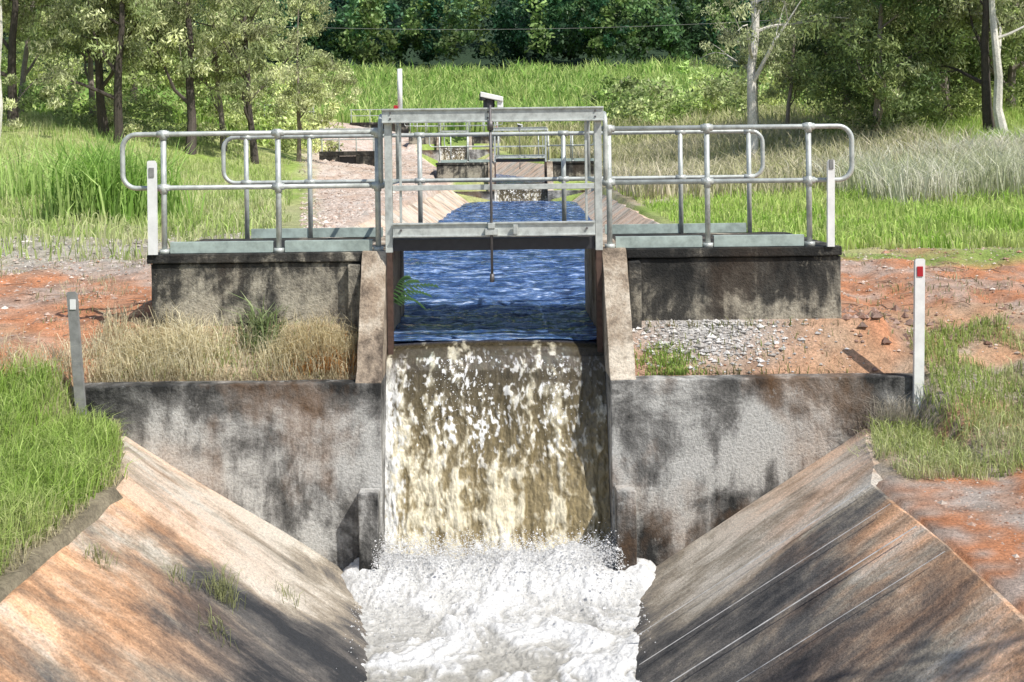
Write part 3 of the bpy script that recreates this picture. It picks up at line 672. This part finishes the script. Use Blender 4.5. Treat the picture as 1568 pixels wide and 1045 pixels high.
def thicket(name,N,xr,yr,hr,nl,L,W,cA,cB,rad):
    x=U_(*xr,N);y=U_(*yr,N)
    z=ground_h(x,y);hh=U_(*hr,N)*(.5+.9*fbm(x*.15,y*.15,2,88));C=np.stack([x,y,z+U_(0,1,N)**.8*hh],-1)
    t=fbm(x*.25,y*.25,3,90)[:,None]*1.6-.3+R.normal(0,.2,(N,1));t=np.clip(t,0,1)
    c=(A(cA)[None]*(1-t)+A(cB)[None]*t)*U_(.45,1.5,(N,1))
    V,F,Cc=leaves(C,U_(*rad,N),nl,L,W,c,.1);npmesh(name,V,F,M_leaf,Cc)
thicket('shrub_thicket',420,(-30,-7.4),(49,60),(2,6.5),80,.13,.05,(.30,.42,.12),(.66,.70,.34),(.4,.9))
thicket('shrub_thicket',130,(-24,-9.5),(40,46),(.6,1.3),80,.09,.03,(.30,.40,.13),(.58,.58,.32),(.3,.6))
thicket('shrub_thicket',380,(13,34),(48,62),(2,7),80,.13,.05,(.24,.34,.10),(.54,.58,.24),(.4,.9))
thicket('shrub_thicket',170,(11,26),(38,44),(.6,2.2),80,.09,.03,(.14,.2,.06),(.44,.50,.2),(.3,.7))
thicket('shrub_thicket',110,(8,22),(86,112),(1.5,4.5),90,.26,.1,(.30,.44,.12),(.60,.64,.32),(.7,1.5))
thicket('shrub_thicket',60,(10,17),(76,84),(.5,4.),90,.2,.08,(.30,.44,.12),(.60,.64,.32),(.6,1.2))
def forest(name,N,xr,yr,cA,cB,hs,r0,nl=300):
    """round-headed rainforest trees: leaf cards spread over the lobes of each crown"""
    C=[];rr=[];cl=[]
    for i in range(N):
        x=R.uniform(*xr);y=R.uniform(*yr);z=float(ground_h(np.array(x),np.array(y)));H=R.uniform(*hs)
        t=R.uniform(0,1)**1.6;base=(A(cA)*(1-t)+A(cB)*t)*R.uniform(.5,1.5);cr=r0*R.uniform(.6,1.2)
        for k in range(9):
            a=R.uniform(0,6.28);f=k/8
            rad=cr*(1-.75*f)*R.uniform(.4,1)
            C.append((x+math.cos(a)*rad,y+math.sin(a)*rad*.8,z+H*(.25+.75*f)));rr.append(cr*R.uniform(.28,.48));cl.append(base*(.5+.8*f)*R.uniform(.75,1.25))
    V,F,Cc=leaves(A(C),A(rr),nl//9,.40,.20,A(cl),.1);npmesh(name,V,F,M_leaf,Cc)
forest('distant_forest',150,(-90,95),(160,174),(.04,.13,.07),(.34,.46,.15),(6,17),4.6,nl=620)
forest('distant_forest',170,(-100,105),(180,200),(.04,.13,.09),(.18,.32,.15),(10,21),5.5,nl=480)
forest('distant_forest',130,(-115,120),(205,240),(.05,.15,.13),(.12,.24,.16),(12,22),7,nl=320)
b=B();b.tube([(-60+ i*8,150,16.2+.00075*((i-8)*8)**2) for i in range(17)],.025,5);b.obj('power_line',M_greyp)
# ---------------------------------------------------------------- light, sky, camera
el=math.radians(51);hx,hy=.72,-.69
Sv=Vector((hx*math.cos(el),hy*math.cos(el),math.sin(el)))
sun=bpy.data.lights.new('sun','SUN');sun.energy=5.;sun.angle=math.radians(.5);sun.color=(1,.96,.89)
so=bpy.data.objects.new('sun',sun);SC.collection.objects.link(so);so.rotation_euler=Sv.to_track_quat('Z','Y').to_euler();so.location=(20,-10,30)
w=bpy.data.worlds.new('World');SC.world=w;w.use_nodes=True;nt=w.node_tree
sky=nt.nodes.new('ShaderNodeTexSky');sky.sky_type='NISHITA';sky.sun_disc=False;sky.sun_elevation=el;sky.sun_rotation=math.atan2(hx,hy)
bg=nt.nodes['Background'];bg.inputs['Strength'].default_value=.13;nt.links.new(sky.outputs[0],bg.inputs[0])
cam=bpy.data.cameras.new('camera');co=bpy.data.objects.new('camera',cam);SC.collection.objects.link(co);SC.camera=co
cam.sensor_width=36;cam.lens=1800/1568*36;cam.shift_x=29/1568;cam.shift_y=-282.5/1568;cam.clip_end=1500;cam.clip_start=.1
co.rotation_euler=(math.radians(90),math.radians(.7),0)
SC.view_settings.view_transform='Standard';SC.view_settings.look='None';SC.view_settings.exposure=0
